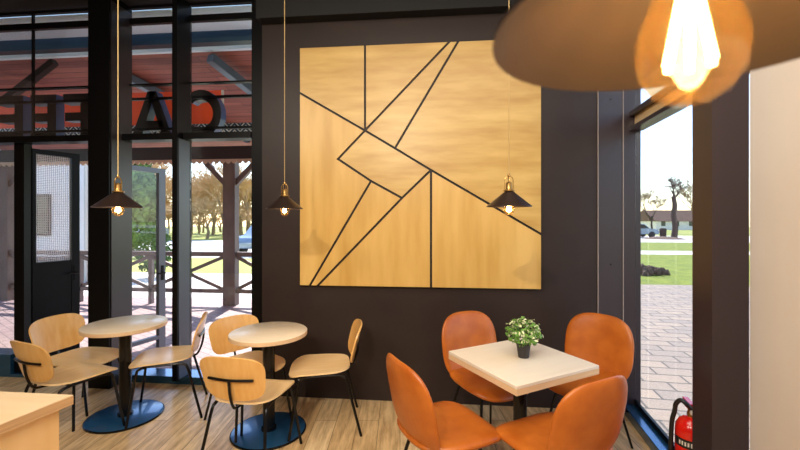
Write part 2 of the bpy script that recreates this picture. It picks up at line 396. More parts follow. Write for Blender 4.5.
# two narrow leaves standing open outwards
def leaf(n, hinge, end, ztop, zmid, label, fm, low, pane):
    a, b = Vector(hinge), Vector(end); d = b-a; L = d.length; rz = math.atan2(d.y, d.x)-math.pi/2
    t = thing('door_%d' % n, label, 'door', (a.x, a.y, 0), rz, kind='structure')
    bm = BM(); box(bm, -.025, .025, 0, .03, .03, ztop); box(bm, -.025, .025, L-.075, L, .03, ztop)
    box(bm, -.025, .025, .03, L-.075, ztop-.05, ztop); box(bm, -.025, .025, .03, L-.075, .03, .13); box(bm, -.025, .025, .03, L-.075, zmid-.04, zmid)
    obj('door_frame', bm, fm, t)
    if low: obj('lower_panel', boxm(-.02, .02, .03, L-.075, .13, zmid-.04), fm, t)
    else: obj('lower_glass', boxm(-.003, .003, .03, L-.075, .13, zmid-.04), M['glass'], t)
    obj('glass_pane', boxm(-.003, .003, .03, L-.075, zmid, ztop-.05), pane, t)
    bm = BM(); tube(bm, [(.025, L-.04, .98), (.07, L-.04, .98), (.07, L-.12, .98)], .009); box(bm, .025, .032, L-.055, L-.025, .9, 1.06); obj('door_handle', bm, M['black'], t)
leaf(1, (-4.14, 3.705), (-4.0, 4.10), 2.29, 1.12, 'narrow open door leaf with dotted upper glass', M['black'], True, M['film'])
p2 = cw(-2.62, 4.44); leaf(2, (-3.16, 3.74), (p2.x, p2.y), 2.12, .30, 'grey framed glass door leaf standing open outside', M['doorgrey'], False, M['glass'])

# ---------------------------------------------------------------- outside, left: terrace
struct('ground_1', boxm(-14, 1.30, 3.7, 7.6, -.1, -.03), M['deck'], 'pinkish paved terrace outside left windows')
def quad(name, Y0, Y1, X0, X1, z0, z1, m, label):
    bm = BM(); v = [bm.verts.new(p) for p in ((X0, Y0, z0), (X1, Y0, z0), (X1, Y1, z1), (X0, Y1, z1))]; bm.faces.new(v)
    v2 = [bm.verts.new(p) for p in ((X0, Y0, z0-.3), (X1, Y0, z0-.3), (X1, Y1, z1-.3), (X0, Y1, z1-.3))]; bm.faces.new(v2[::-1])
    for i in range(4): bm.faces.new((v[i], v2[i], v2[(i+1) % 4], v[(i+1) % 4]))
    return struct(name, bm, m, label)
quad('ground_2', 7.6, 11.4, -60, 1.9, -.06, -.08, M['concrete'], 'pale path beyond the terrace railing')
quad('ground_3', 11.4, 16, -60, 1.9, -.08, -.1, M['drygrass'], 'yellowish lawn strip beyond the path')
quad('ground_4', 16, 32, -60, 1.9, -.1, -.3, M['concrete'], 'bright concrete yard beyond the lawn strip')
quad('ground_5', 32, 140, -140, 1.9, -.3, -1.6, M['drygrass'], 'dry lawn under the bare trees')
# outside, right
quad('ground_6', -6, 10.4, 1.36, 60, -.06, -.06, M['pave'], 'stone paving outside the side window')
quad('ground_7', 10.4, 20.3, 1.9, 90, -.06, -.17, M['grass'], 'green lawn beyond the stone paving')
quad('ground_8', 20.3, 23, 1.9, 90, -.17, -.2, M['concrete'], 'pale footpath crossing the green lawn')
quad('ground_9', 23, 33, 1.9, 120, -.2, -.32, M['grass'], 'green lawn strip beyond the footpath')
quad('ground_10', 33, 50, 1.9, 160, -.32, -.52, M['concrete'], 'pale road with the parked car')
quad('ground_11', 50, 160, 1.9, 300, -.52, -1.8, M['drygrass'], 'lawn in front of the far barn')

# terrace roof
vr = thing('veranda_roof', 'reddish board terrace roof outside above the sign', 'roof', (-4, 5.6, 2.8))
def vpart(nm, bm, m):
    o = obj(nm, bm, m, vr); o.location = (4, -5.6, -2.8); return o
vpart('roof_boards', prism(BM(), [(-9, 4.6, 3.62), (-9, 7.6, 2.95), (-9, 7.6, 3.01), (-9, 4.6, 3.68)], (9.9, 0, 0)), M['soffit'])
vpart('pale_soffit', boxm(-9, .9, 3.93, 4.6, 3.76, 3.8), M['pale'])
vpart('beam', boxm(-9, 1.0, 4.02, 4.12, 3.44, 3.56), M['teal'])
vpart('edge_board', boxm(-9, .9, 4.56, 4.62, 3.60, 3.76), M['pale'])
vpart('fascia_beam', boxm(-9, 1.0, 7.0, 7.16, 2.66, 2.9), M['dtimber'])
bm = BM(); bar(bm, (-4.3, 4.6, 3.56), (-3.4, 6.9, 2.98), .10); vpart('rafter', bm, M['bluegrey'])
bm = BM(); bar(bm, (-2.75, 4.6, 3.52), (-2.2, 6.4, 2.98), .10); vpart('rafter', bm, M['bluegrey'])
bm = BM(); bar(bm, (-5.2, 4.3, 2.95), (-4.5, 4.3, 3.42), .07); vpart('brace', bm, M['dtimber'])
pts = [(-9, 7.0, 2.66)]; n = 90
for i in range(n):
    for k in range(5): pts.append((-9 + (i+k/5)*10/n, 7.0, 2.625 - .05*math.sin(math.pi*k/5)))
pts += [(1, 7.0, 2.625), (1, 7.0, 2.66)]
vpart('scalloped_valance', prism(BM(), pts, (0, -.02, 0)), M['valance'])
# railing and posts of the terrace
def tpost(x, label):
    t = thing('terrace_post', label, 'post', (x, 7.08, -.03), group=None)
    obj('shaft', boxm(-.115, .115, -.08, .08, 0, 2.69), M['pwood'], t)
    bm = BM(); bar(bm, (-.1, 0, 2.25), (-.5, 0, 2.66), .09); obj('brace', bm, M['pwood'], t)
    bm = BM(); bar(bm, (.1, 0, 2.25), (.5, 0, 2.66), .09); obj('brace', bm, M['pwood'], t)
    return t
pc = wall_pt(231, 300, 7.08)
tpost(pc.x, 'timber terrace post with two braces, seen right of the mullion')
tpost(pc.x-4.62, 'timber terrace post with braces, mostly behind the left door post')
def railing(x0, x1, label):
    t = thing('terrace_railing', label, 'railing', ((x0+x1)/2, 7.08, -.03)); c = (x0+x1)/2; a = x0-c; b = x1-c
    obj('top_rail', boxm(a, b, -.05, .05, .90, .98), M['pwood'], t)
    obj('bottom_rail', boxm(a, b, -.035, .035, .22, .29), M['pwood'], t)
    n = max(1, round((x1-x0)/1.35)); s = (b-a)/n
    for i in range(n):
        p = a+i*s
        bm = BM(); bar(bm, (p+.02, .012, .30), (p+s-.02, .012, .89), .04, .06); obj('cross_brace', bm, M['pwood'], t)
        bm = BM(); bar(bm, (p+.02, -.03, .89), (p+s-.02, -.03, .30), .04, .06); obj('cross_brace', bm, M['pwood'], t)
        if i: obj('baluster', boxm(p-.035, p+.035, -.035, .035, .0, .9), M['pwood'], t)
railing(pc.x+.12, 1.1, 'timber railing with crossed braces right of the terrace post')
railing(pc.x-4.5, pc.x-.12, 'timber railing with crossed braces left of the terrace post')
railing(pc.x-7.4, pc.x-4.74, 'timber railing with crossed braces at far left edge of the glazing')

# cafe sign seen from behind: letters read from outside
sg = thing('cafe_sign', 'black raised letter cafe sign on two rails outside glazing', 'sign', (-3.5, 4.0, 2.425))
LH = .51; D = .10
def letter(polys, xr, wd):
    bm = BM()
    for pl in polys: prism(bm, [(xr - s*wd + 3.5, 0, z*LH) for s, z in pl], (0, D, 0))
    o = obj('letter', bm, M['letter'], sg); o.data.materials.append(M['letterside'])
    for p in o.data.polygons:
        if abs(p.normal.x) > .5 and abs(p.normal.y) < .3: p.material_index = 1
    return o
a0 = .34
E = [[(0, 0), (a0, 0), (a0, 1), (0, 1)], [(a0, 0), (1, 0), (1, .2), (a0, .2)], [(a0, .42), (.93, .42), (.93, .6), (a0, .6)], [(a0, .8), (1, .8), (1, 1), (a0, 1)]]
Fp = [E[0], E[2], E[3]]
A = [[(0, 0), (.24, 0), (.58, 1), (.40, 1)], [(.76, 0), (1, 0), (.60, 1), (.42, 1)], [(.2, .2), (.8, .2), (.74, .38), (.26, .38)]]
Cp = []
for i in range(20):
    f = lambda k: R(48 + k*(264/20)); p, q = f(i), f(i+1)
    Cp.append([(.5+.5*math.cos(p), .5+.5*math.sin(p)), (.5+.5*math.cos(q), .5+.5*math.sin(q)), (.5+.30*math.cos(q), .5+.29*math.sin(q)), (.5+.30*math.cos(p), .5+.29*math.sin(p))])
letter(Cp, -2.27, .46); letter(A, -2.81, .48); letter(Fp, -3.40, .31); letter(Fp, -3.775, .31); letter(E, -4.17, .31); letter(E, -4.57, .31)
for z in (.41, .085):
    bm = BM(); box(bm, -2.4, 1.75, -.03, -.002, z, z+.026); obj('rail', bm, M['black'], sg)
ban = thing('zigzag_banner', 'orange sheet standing for reflected sign letters, with zigzag lower band', 'banner', (-4.4, 4.9, 2.625))
obj('reflection_sheet', boxm(-3, 1.62, 0, .02, .17, .60), M['orange'], ban)  # added sheet; its orange stands for the reflection of the lit letters
bm = BM(); box(bm, 1.62, 1.645, -.002, .022, .17, .60); obj('white_edging', bm, M['labelw'], ban)
obj('zigzag_band', boxm(-3, 2.9, -.004, .024, .06, .17), M['zig'], ban)
obj('lower_hem', boxm(-3, 2.9, 0, .02, -.02, .06), M['labelw'], ban)

# white building seen through the dotted leaf
hb = cw(-9.4, 10.5); wh = thing('white_building', 'white rendered building with dark window seen past dotted door leaf', 'building', (hb.x, hb.y, -.08), TH)
obj('wall', boxm(-6, 1.4, 0, 1.2, 0, 5.2), M['render'], wh)
obj('plinth', boxm(-6.03, 1.43, -.04, 1.2, 0, .65), M['pwood'], wh)
wn = obj('window', boxm(-.27, .25, -.05, .02, 1.2, 2.28), M['dtimber'], wh)
bm = BM(); box(bm, -.22, .20, -.07, -.045, 1.26, 1.72); box(bm, -.22, .20, -.07, -.045, 1.78, 2.22); obj('pane', bm, M['hwin'], wn)
obj('downpipe', tube(BM(), [(1.2, -.06, 0), (1.2, -.06, 5)], .04), M['labelw'], wh)
obj('eave', prism(BM(), [(-6.2, -.4, 5.2), (-6.2, 1.5, 5.2), (-6.2, .6, 6.2)], (7.8, 0, 0)), M['roof'], wh)

# ---------------------------------------------------------------- trees
def bare_tree(rs, height, spread=.5, levels=5, trunk_r=.16, lean=0, fork=3, rmin=.012, stem=.30, low=.55):
    rnd = random.Random(rs); tr = BM(); br = BM()
    def grow(p, d, L, r, lv):
        q = p + d*L; mid = p + d*L*.5 + Vector((rnd.uniform(-1, 1), rnd.uniform(-1, 1), 0))*L*.05
        tgt = tr if lv >= levels-1 else br
        r = max(r, rmin); tube(tgt, [p, mid, q], [r, r*.85, r*.66], 5 if lv >= levels-1 else 3)
        if lv <= 0: return
        for i in range(fork if lv > 1 else fork+1):
            nd = (d + Vector((rnd.gauss(0, 1), rnd.gauss(0, 1), rnd.gauss(.25, .5)))*spread).normalized()
            st = p + d*L*rnd.uniform(low, 1.0)
            grow(st, nd, L*rnd.uniform(.62, .82), r*.58, lv-1)
    grow(Vector((0, 0, 0)), Vector((lean, 0, 1)).normalized(), height*stem, trunk_r, levels)
    return tr, br
def make_tree(name, label, loc, rs, height, group=None, bark=None, twig=None, **k):
    t = thing(name, label, 'tree', loc, group=group); a, b = bare_tree(rs, height, **k)
    obj('trunk', a, bark or M['bark'], t); obj('branches', b, twig or M['twig'], t); return t
def gz(Y): return -.3 - (Y-32)*1.3/108
t1 = make_tree('bare_tree', 'x', (0, 0, 0), 1, 10, spread=.50, levels=6, rmin=.017, stem=.24, low=.3)
t2 = make_tree('bare_tree', 'x', (0, 0, 0), 7, 9, spread=.62, levels=6, rmin=.017, stem=.24, low=.25)
rnd = random.Random(5)
lab = 'bare brown tree in the wood beyond the bright yard'
first = [t1, t2]; used = 0
for i in range(42):
    d = rnd.uniform(36, 62); px = 116 + i*3.8 + rnd.uniform(-3, 3); p = cw((px-400)/400*d, d); p.z = gz(p.y)
    if used < 2: o = first[used]; o.location = p; o['label'] = lab; o['group'] = 'bare trees beyond the yard'; used += 1
    else: o = dup(first[i % 2], p, rnd.uniform(0, 6), lab, 'bare trees beyond the yard')
    s = rnd.uniform(.95, 1.55); o.scale = (s, s, s*(rnd.uniform(.9, 1.3) if i % 3 else .5))
def foliage(rs, n, rx, rz, size, cone=False, base=0):
    rnd = random.Random(rs); bm = BM()
    for i in range(n):
        while True:
            v = Vector((rnd.uniform(-1, 1), rnd.uniform(-1, 1), rnd.uniform(-1, 1)))
            if .35 < v.length < 1: break
        w_ = (1-v.z)*.5+.15 if cone else 1
        c = Vector((v.x*rx*w_, v.y*rx*w_, base+rz+v.z*rz)); a = Vector((rnd.gauss(0, 1), rnd.gauss(0, 1), rnd.gauss(0, 1))).normalized(); b = a.orthogonal().normalized()
        s = size*rnd.uniform(.6, 1.3); m_ = a.cross(b)*.12*s
        bm.faces.new([bm.verts.new(c+x) for x in (a*s, b*s*.5+m_, -a*s, -b*s*.5+m_)])
    return bm
def evergreen(label, loc, rs, h, r, n, name='evergreen_tree', cat='tree', size=.16, cone=True):
    t = thing(name, label, cat, loc); obj('trunk', tube(BM(), [(0, 0, 0), (0, 0, h*.8)], [h*.02, h*.006], 6), M['darkbark'], t)
    obj('foliage', foliage(rs, n, r, h*.47, size, cone, h*.04), M['green'], t); return t
p = cw(-9.4*1.25, 17.5*1); p.z = -.1; evergreen('tall green evergreen tree seen through the grey door leaf', p, 3, 6.2, 1.5, 2600, size=.2)
p = cw(-6.9, 11.2); p.z = -.08; evergreen('rounded green shrub low behind railing in grey door leaf', p, 4, 1.5, .45, 900, 'evergreen_shrub', 'shrub', .07, False)
p = cw(-14, 13.6); p.z = -.08; evergreen('green bush beside the white building at far left', p, 6, 2.4, 1.0, 1400, 'evergreen_shrub', 'shrub', .1, False)
p = cw(-12.1, 34); p.z = -.3; evergreen('small dark conifer in front of the bare wood', p, 8, 2.6, .8, 700, 'conifer', 'tree', .18, True)

# right side: pollarded tree, other bare trees
def rp(px, Y0):
    t = (px-400)/400; d = Y0/(CT+t*ST); p = cw(t*d, d); p.z = -.32-(Y0-33)*.012 if Y0 > 33 else -.1; return p
t = make_tree('bare_tree', 'knobbly pollarded bare tree with thick trunk outside the side window', rp(674, 44), 21, 4.2, spread=.7, levels=5, rmin=.02, trunk_r=.17, bark=M['darkbark'], twig=M['darkbark'])
for c in t.children:
    c.location = (0, 0, 3.2)
rn = random.Random(2); pts = [(0, 0, 0), (.12, 0, 1.2), (-.05, 0, 2.4), (.08, 0, 3.3), (-.08, 0, 4.3)]
obj('lower_trunk', tube(BM(), smooth_path(pts, 4), [.30-.006*i for i in range(17)], 9), M['darkbark'], t)
make_tree('bare_tree', 'slender bare tree left of the pollarded tree, above parked car', rp(652, 62), 31, 8.5, spread=.42, levels=6, rmin=.02, trunk_r=.16, bark=M['darkbark'], twig=M['bark'])
make_tree('bare_tree', 'pale bare tree at right edge of side window view', rp(694, 60), 37, 8.5, spread=.42, levels=6, rmin=.02, trunk_r=.14, bark=M['bark'], twig=M['bark'])
# far barn and house
def barn(name, label, p, w_, d_, hw, hr, rz, wallm):
    t = thing(name, label, 'building', p, rz)
    obj('wall', boxm(-w_/2, w_/2, 0, d_, -.3, hw), wallm, t)
    obj('roof', prism(BM(), [(-w_/2-.3, -.5, hw), (-w_/2-.3, d_+.5, hw), (-w_/2-.3, d_/2, hr)], (w_+.6, 0, 0)), M['roof'], t)
    for k in range(int(w_/3)):
        x = -w_/2+1.5+3*k; wn = obj('window', boxm(x-.45, x+.45, -.06, .05, .9, 1.9), M['hwin'], t)
    return t
p = rp(684, 92); p.z = -1.05; barn('barn', 'low barn with big brown roof behind pollarded tree', p, 12, 9, 1.9, 4.4, TH, M['render'])
p = rp(628, 112); p.z = -1.05; barn('house', 'pale house far behind the parked car', p, 7, 7, 2.4, 4.0, TH, M['render'])

# cars
def car(loc, rz, label, s=1):
    t = thing('parked_car', label, 'car', loc, rz); t.scale = (s, s, s)
    side_p = [(-2.1, .35), (-2.15, .62), (-1.95, .84), (-1.2, .95), (-.62, 1.40), (.75, 1.46), (1.62, 1.1), (2.1, .95), (2.15, .5), (2.1, .32)]
    bm = BM(); prism(bm, [(x, -.84, z) for x, z in side_p], (0, 1.68, 0)); obj('body', bm, M['car'], t, bevel=.06)
    bm = BM(); prism(bm, [(x, -.85, z) for x, z in [(-1.05, .97), (-.55, 1.34), (.7, 1.39), (1.4, 1.08), (1.35, .97)]], (0, 1.70, 0)); obj('side_windows', bm, M['carglass'], t)
    for x in (-1.35, 1.35):
        for y in (-.78, .78):
            bm = lathe(BM(), [(0, -.1), (.2, -.1), (.31, -.09), (.33, 0), (.31, .09), (.2, .1), (0, .1)], 20)
            o = obj('wheel', bm, M['rubber'], t, (x, y, .33)); o.rotation_euler = (R(90), 0, 0)
    for y in (-.6, .6): obj('headlight', boxm(-2.17, -2.05, y-.14, y+.14, .62, .76), M['labelw'], t)
    return t
car(rp(634, 44), R(185), 'silver blue car parked by road outside side window')
p = cw(-20.4, 32); p.z = -.3; car(p, R(100), 'silver car parked in yard behind the grey door leaf')
p = cw(-6.25, 19.8); p.z = -.15; car(p, R(80), 'silver blue car parked in yard, seen at right of the tall glazing')
t = tag(obj('litter_bin', lathe(BM(), [(0, 0), (.26, 0), (.30, .85), (.31, .9), (.24, 1.0), (0, 1.0)], 16), M['darkbark'], loc=rp(663, 41)), 'small dark litter bin by the road between car and pollarded tree', 'bin')
bm = BM(); rn = random.Random(9)
for i in range(40):
    a = rn.uniform(0, 6.28); r_ = rn.random()**.5; c = (r_*1.6*math.cos(a), r_*.7*math.sin(a), .28*(1-r_))
    bmesh.ops.create_icosphere(bm, subdivisions=1, radius=rn.uniform(.10, .22), matrix=Matrix.Translation(c) @ Matrix.Rotation(rn.uniform(0, 3), 4, 'X'))
p = rp(645, 12.4); p.z = -.09; o = obj('earth_heap', bm, M['earth'], loc=p); o.scale = (.45, .5, .8); tag(o, 'heap of dark turned earth on the green lawn', 'earth heap')
p = rp(664, 40.2); p.z = -.4; o = obj('earth_heap', lathe(BM(), [(0, .25), (.8, .2), (1.8, 0), (0, -.05)], 16), M['earth'], loc=p); tag(o, 'low brown earth mound beside the parked car', 'earth heap')

# ---------------------------------------------------------------- wooden wall panel
PY = YW-.045
wpn = thing('wall_panel', 'square birch wall panel with black diagonal lines on dark wall', 'wall panel', (0, YW, 1.9))
def wp(px, py): v = wall_pt(px, py, PY); return Vector((v.x, 0, v.z))
TL, TR, BR_, BL = wp(300, 48.2), wp(541, 38.3), wp(541, 289.1), wp(300, 285.1)
x0, x1 = TL.x, TR.x; zt, zb = (TL.z+TR.z)/2, (BL.z+BR_.z)/2
obj('backing_board', boxm(x0, x1, -.030, -.001, zb-1.9, zt-1.9), M['groove'], wpn)
def q(px, py): v = wp(px, py); return Vector((min(max(v.x, x0), x1), min(max(v.z, zb), zt)))
def e_(px, top): v = wp(px, 45 if top else 287); return Vector((v.x, zt if top else zb))
tl, tr_, br_, bl_ = Vector((x0, zt)), Vector((x1, zt)), Vector((x1, zb)), Vector((x0, zb))
A0 = q(300, 93); A0.x = x0; A1 = q(541, 234); A1.x = x1
J1 = q(365, 130.5); J2 = q(395, 148.2); J3 = q(431, 170); K1 = q(338, 159); K2 = q(371, 181); K3 = q(402, 198)
pieces = [([tl, e_(365, 1), J1, A0], 'panelh'), ([e_(365, 1), e_(449, 1), J1], 'panelh'), ([e_(449, 1), e_(458, 1), J2, J1], 'panelh'),
          ([e_(458, 1), tr_, A1, J3, J2], 'panelh'), ([A0, J1, K1, K2, e_(310, 0), bl_], 'panelv'), ([J1, J2, J3, K3, K2, K1], 'panelh'),
          ([K2, K3, e_(318, 0), e_(310, 0)], 'panelv'), ([K3, J3, e_(431, 0), e_(318, 0)], 'panelv'), ([J3, A1, br_, e_(431, 0)], 'panelv')]
def inset(poly, g):                           # shrink inner edges by g; edges on the panel border stay
    n = len(poly); ar = sum(poly[i].x*poly[(i+1) % n].y - poly[(i+1) % n].x*poly[i].y for i in range(n)); sgn = 1 if ar > 0 else -1
    lines = []
    for i in range(n):
        a, b = poly[i], poly[(i+1) % n]; d = (b-a).normalized(); nn = Vector((-d.y, d.x))*sgn
        border = (abs(a.x-b.x) < 1e-4 and (abs(a.x-x0) < 1e-4 or abs(a.x-x1) < 1e-4)) or (abs(a.y-b.y) < 1e-4 and (abs(a.y-zt) < 1e-4 or abs(a.y-zb) < 1e-4))
        lines.append((a + nn*(0 if border else g), d))
    out = []
    for i in range(n):
        (p, d), (p2_, d2) = lines[i-1], lines[i]; den = d.x*d2.y-d.y*d2.x
        if abs(den) < .02: out.append(p2_.copy()); continue
        t = ((p2_.x-p.x)*d2.y-(p2_.y-p.y)*d2.x)/den; out.append(p+d*t)
    return out
for pl, mm in pieces:
    ip = inset(pl, .0098)
    obj('veneer_piece', prism(BM(), [(v.x, -.030, v.y-1.9) for v in ip], (0, -.015, 0)), M[mm], wpn, ang=20)

# ---------------------------------------------------------------- tables
def round_table(c, label, rz=0, r=.30):
    t = thing('round_table', label, 'table', c, rz, 'round pedestal tables')
    z = .74
    obj('tabletop', lathe(BM(), [(0, z), (r-.004, z), (r, z-.003)], 64), M['top'], t)
    ob = obj('tabletop_edge', lathe(BM(), [(r, z-.003), (r, z-.029), (r-.004, z-.032), (0, z-.032)], 64), M['edge'], t)
    obj('column', lathe(BM(), [(0, .03), (.043, .03), (.043, .70), (.06, .705), (.06, .708), (0, .708)], 28), M['steel'], t)
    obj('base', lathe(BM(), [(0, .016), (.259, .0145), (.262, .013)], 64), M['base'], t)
    obj('base_rim', lathe(BM(), [(.262, .013), (.266, .0125), (.27, .009), (.27, 0), (0, 0)], 64), M['steel'], t)
    obj('column_collar', lathe(BM(), [(0, .0161), (.055, .0161), (.055, .03), (0, .03)], 28), M['steel'], t)
    return t
T1 = cw(-2.19, 3.19); T2 = cw(-.974, 2.971)
round_table(T1, 'round pale wood pedestal table farther left, by the glazed doors', R(20), .292)
round_table(T2, 'round pale wood pedestal table nearer the dark wall, under a pendant', R(-10), .278)
sqc = cw(.722, 2.405); srz = turn(-.459, .889)
t = thing('square_table', 'square pale wood table between four leather chairs', 'table', sqc, srz)
g = .312
obj('tabletop', boxm(-g, g, -g*.96, g*.96, .722, .74), M['sqtop'], t, bevel=.002)
obj('tabletop_edge', boxm(-g, g, -g*.96, g*.96, .69, .7215), M['edge'], t)
obj('column', lathe(BM(), [(0, .026), (.04, .026), (.04, .69), (.09, .692), (.09, .698), (0, .698)], 28), M['steel'], t)
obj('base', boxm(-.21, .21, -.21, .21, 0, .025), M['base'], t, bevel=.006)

# ---------------------------------------------------------------- wooden chairs
def wooden_chair():
    t = thing('wooden_chair', 'x', 'chair', group='plywood chairs at the round tables')
    def ss(x, y):
        w_ = .212*(1+.06*y) if y > -.2 else .212*(1-.012+.10*(y+.2))
        return Vector((x*w_, y*.224+.012, .452 + .010*x*x - .028*max(0, (y-.45)/.55)**2 + .012*max(0, (-y-.4)/.6)**2))
    obj('seat', sheet(ss, lambda m: .0055, 3.8), M['ply'], t)
    def sb(x, y):
        return Vector((x*.205*(1+.07*y), -.270-.034*y + .04*x*x, .632+.138*y - .010*x*x*(1 if y > 0 else 0)*y))
    b = obj('backrest', sheet(sb, lambda m: .0055, 3.9), M['plyback'], t)
    r_ = .0100
    for s in (-1, 1):
        obj('leg', tube(BM(), smooth_path([(s*.228, .225, 0), (s*.205, .195, .2), (s*.183, .168, .39), (s*.176, .145, .424), (s*.174, .10, .435)], 5), r_), M['steel'], t)
        obj('leg', tube(BM(), smooth_path([(s*.225, -.285, 0), (s*.20, -.232, .2), (s*.180, -.182, .39), (s*.175, -.155, .424), (s*.174, -.10, .435)], 5), r_), M['steel'], t)
    bm = BM()
    for s in (-1, 1): tube(bm, [(s*.174, .10, .435), (s*.174, -.10, .435)], r_)
    for y in (.06, -.1): tube(bm, [(-.174, y, .432), (.174, y, .432)], .007)
    obj('seat_frame', bm, M['steel'], t)
    bm = tube(BM(), smooth_path([(0, -.10, .428), (0, -.20, .432), (0, -.238, .455), (0, -.268, .53), (0, -.283, .626)], 5), .0085)
    tube(bm, smooth_path([(-.145, -.263, .628), (-.07, -.277, .628), (0, -.284, .628), (.07, -.277, .628), (.145, -.263, .628)], 3), .0088)
    obj('back_support', bm, M['steel'], t)
    return t
wc = wooden_chair()
spots = [((-2.58, 3.24), (.97, -.25), 'wooden chair at far left table, its back against the black door post'),
         ((-2.37, 2.895), (.38, .925), 'wooden chair at far left table, nearest the counter with back to viewer'),
         ((-1.915, 3.27), (-.93, -.36), 'wooden chair right of the far left table, seen side on'),
         ((-1.165, 3.11), (.75, -.66), 'wooden chair half hidden behind the table near the dark wall'),
         ((-.955, 2.62), (.17, .985), 'wooden chair in front of the table near the dark wall, T-shaped back bar showing'),
         ((-.60, 3.07), (-.985, -.17), 'wooden chair seen side on against the dark wall below the panel')]
for i, (p, f, lb) in enumerate(spots):
    o = wc if i == 0 else dup(wc)
    o.location = cw(*p); o.rotation_euler = (0, 0, turn(*f)); o['label'] = lb

# ---------------------------------------------------------------- leather chairs
def leather_chair():
    t = thing('leather_chair', 'x', 'chair', group='leather chairs at the square table')
    def ss(x, y):
        w_ = .238*(1+.04*y)
        return Vector((x*w_, y*.25+.02, .462 + .018*x*x - .03*max(0, (y-.4)/.6)**2 + .02*max(0, -y)**2))
    pad = lambda T: (lambda m: T*math.sqrt(max(0, 1-m**5)))
    obj('seat', sheet(ss, pad(.034), 3.2, 12, 56), M['leather'], t, ang=80)
    def sb(x, y):
        w_ = .238*(1-.06*y*y) if y > 0 else .238*(1-.05*y*y)
        return Vector((x*w_, -.235-.045*y+.025*(1-y)*0 + .045*x*x + .05*max(0, -y-.2)**2,   .650+.226*y))
    obj('backrest', sheet(sb, pad(.028), 3.3, 12, 56), M['leather'], t, ang=80)
    for s in (-1, 1):
        obj('leg', tube(BM(), [(s*.13, .12, .43), (s*.215, .215, 0)], [.010, .008]), M['steel'], t)
        obj('leg', tube(BM(), [(s*.13, -.12, .43), (s*.215, -.235, 0)], [.010, .008]), M['steel'], t)
    bm = BM()
    for s in (-1, 1): tube(bm, [(s*.13, .13, .428), (s*.13, -.13, .428)], .009); tube(bm, [(-.13, s*.12, .428), (.13, s*.12, .428)], .009)
    obj('seat_frame', bm, M['steel'], t)
    return t
lc = leather_chair()
lsp = [((.60, 2.77), (.42, -.90), 'tan leather chair against the dark wall, left of the potted plant'),
       ((.235, 2.12), (.90, .43), 'tan leather chair nearest the viewer at left of the square table'),
       ((1.275, 2.75), (-.75, -.66), 'tan leather chair in the corner beside the side window'),
       ((.775, 2.0), (-.44, .90), 'tan leather chair with its back to viewer at lower right')]
for i, (p, f, lb) in enumerate(lsp):
    o = lc if i == 0 else dup(lc)
    o.location = cw(*p); o.rotation_euler = (0, 0, turn(*f)); o['label'] = lb

# ---------------------------------------------------------------- potted plant
pp = cw(.746, 2.417, .7402); t = thing('potted_plant', 'small bushy green plant in dark pot on square table', 'plant', pp)
obj('pot', lathe(BM(), [(0, 0), (.031, 0), (.042, .078), (.045, .08), (.045, .088), (.040, .088), (.038, .07), (0, .068)], 28), M['pot'], t)
rn = random.Random(12); fg = BM(); fw = BM(); st = BM()
for i in range(520):
    while True:
        v = Vector((rn.uniform(-1, 1), rn.uniform(-1, 1), rn.uniform(-.75, 1)))
        if v.length < 1: break
    v = v.normalized()*(v.length**.45)*rn.uniform(.88, 1.08); c = Vector((v.x*.102, v.y*.102, .150+v.z*.082))
    n_ = (v + Vector((rn.gauss(0, .5), rn.gauss(0, .5), rn.gauss(.3, .4)))).normalized(); a = n_.orthogonal().normalized(); a = Matrix.Rotation(rn.uniform(0, 6.3), 3, n_) @ a; b = n_.cross(a)
    s = rn.uniform(.008, .014); tgt = fw if rn.random() < .36 and v.z > -.4 and v.length > .6 else fg
    cc = c + n_*.3*s
    pts = [c-a*s, c-a*s*.3+b*s*.5, c+a*s*.5+b*s*.42, c+a*s*1.1, c+a*s*.5-b*s*.42, c-a*s*.3-b*s*.5]; vv = [tgt.verts.new(x+n_*.002*k) for k, x in enumerate([pts[0], pts[1], pts[2], pts[3], pts[4], pts[5]])]
    mid = tgt.verts.new(cc)
    for k in range(6): tgt.faces.new((mid, vv[k], vv[(k+1) % 6]))
for i in range(26):
    a = rn.uniform(0, 6.28); r_ = rn.uniform(.02, .085); tube(st, smooth_path([(0, 0, .07), (r_*.4*math.cos(a), r_*.4*math.sin(a), .11), (r_*math.cos(a), r_*math.sin(a), .12+rn.uniform(0, .09))], 3), .0012, 4)
obj('leaves', fg, M['leafl'], t); o = obj('pale_leaf_tips', fw, M['leafw'], t); o['label'] = 'cream leaf tips'; obj('stems', st, M['green'], t)

# ---------------------------------------------------------------- counter at lower left
cc = cw(-1.257, 1.54); t = thing('counter', 'pale plywood counter corner at lower left', 'counter', cc)
a = cw(-1.257, 1.54)-cc; b = cw(-1.45, .87)-cc; l = Vector((-1.6, 0, 0))
lift = Vector((0, 0, .8942))
pt = [a, b, b+l, a+l]
obj('counter_edge', prism(BM(), [p_+Vector((0, 0, .863)) for p_ in pt], (0, 0, .031)), M['plyedge'], t)
obj('counter_top', prism(BM(), [p_+lift for p_ in pt], (0, 0, .006)), M['counter'], t, bevel=.002)
sh = [a+Vector((-.03, -.03, 0)), b+Vector((-.03, .05, 0)), b+l, a+l+Vector((0, -.03, 0))]
obj('counter_body', prism(BM(), sh, (0, 0, .862)), M['cface'], t)

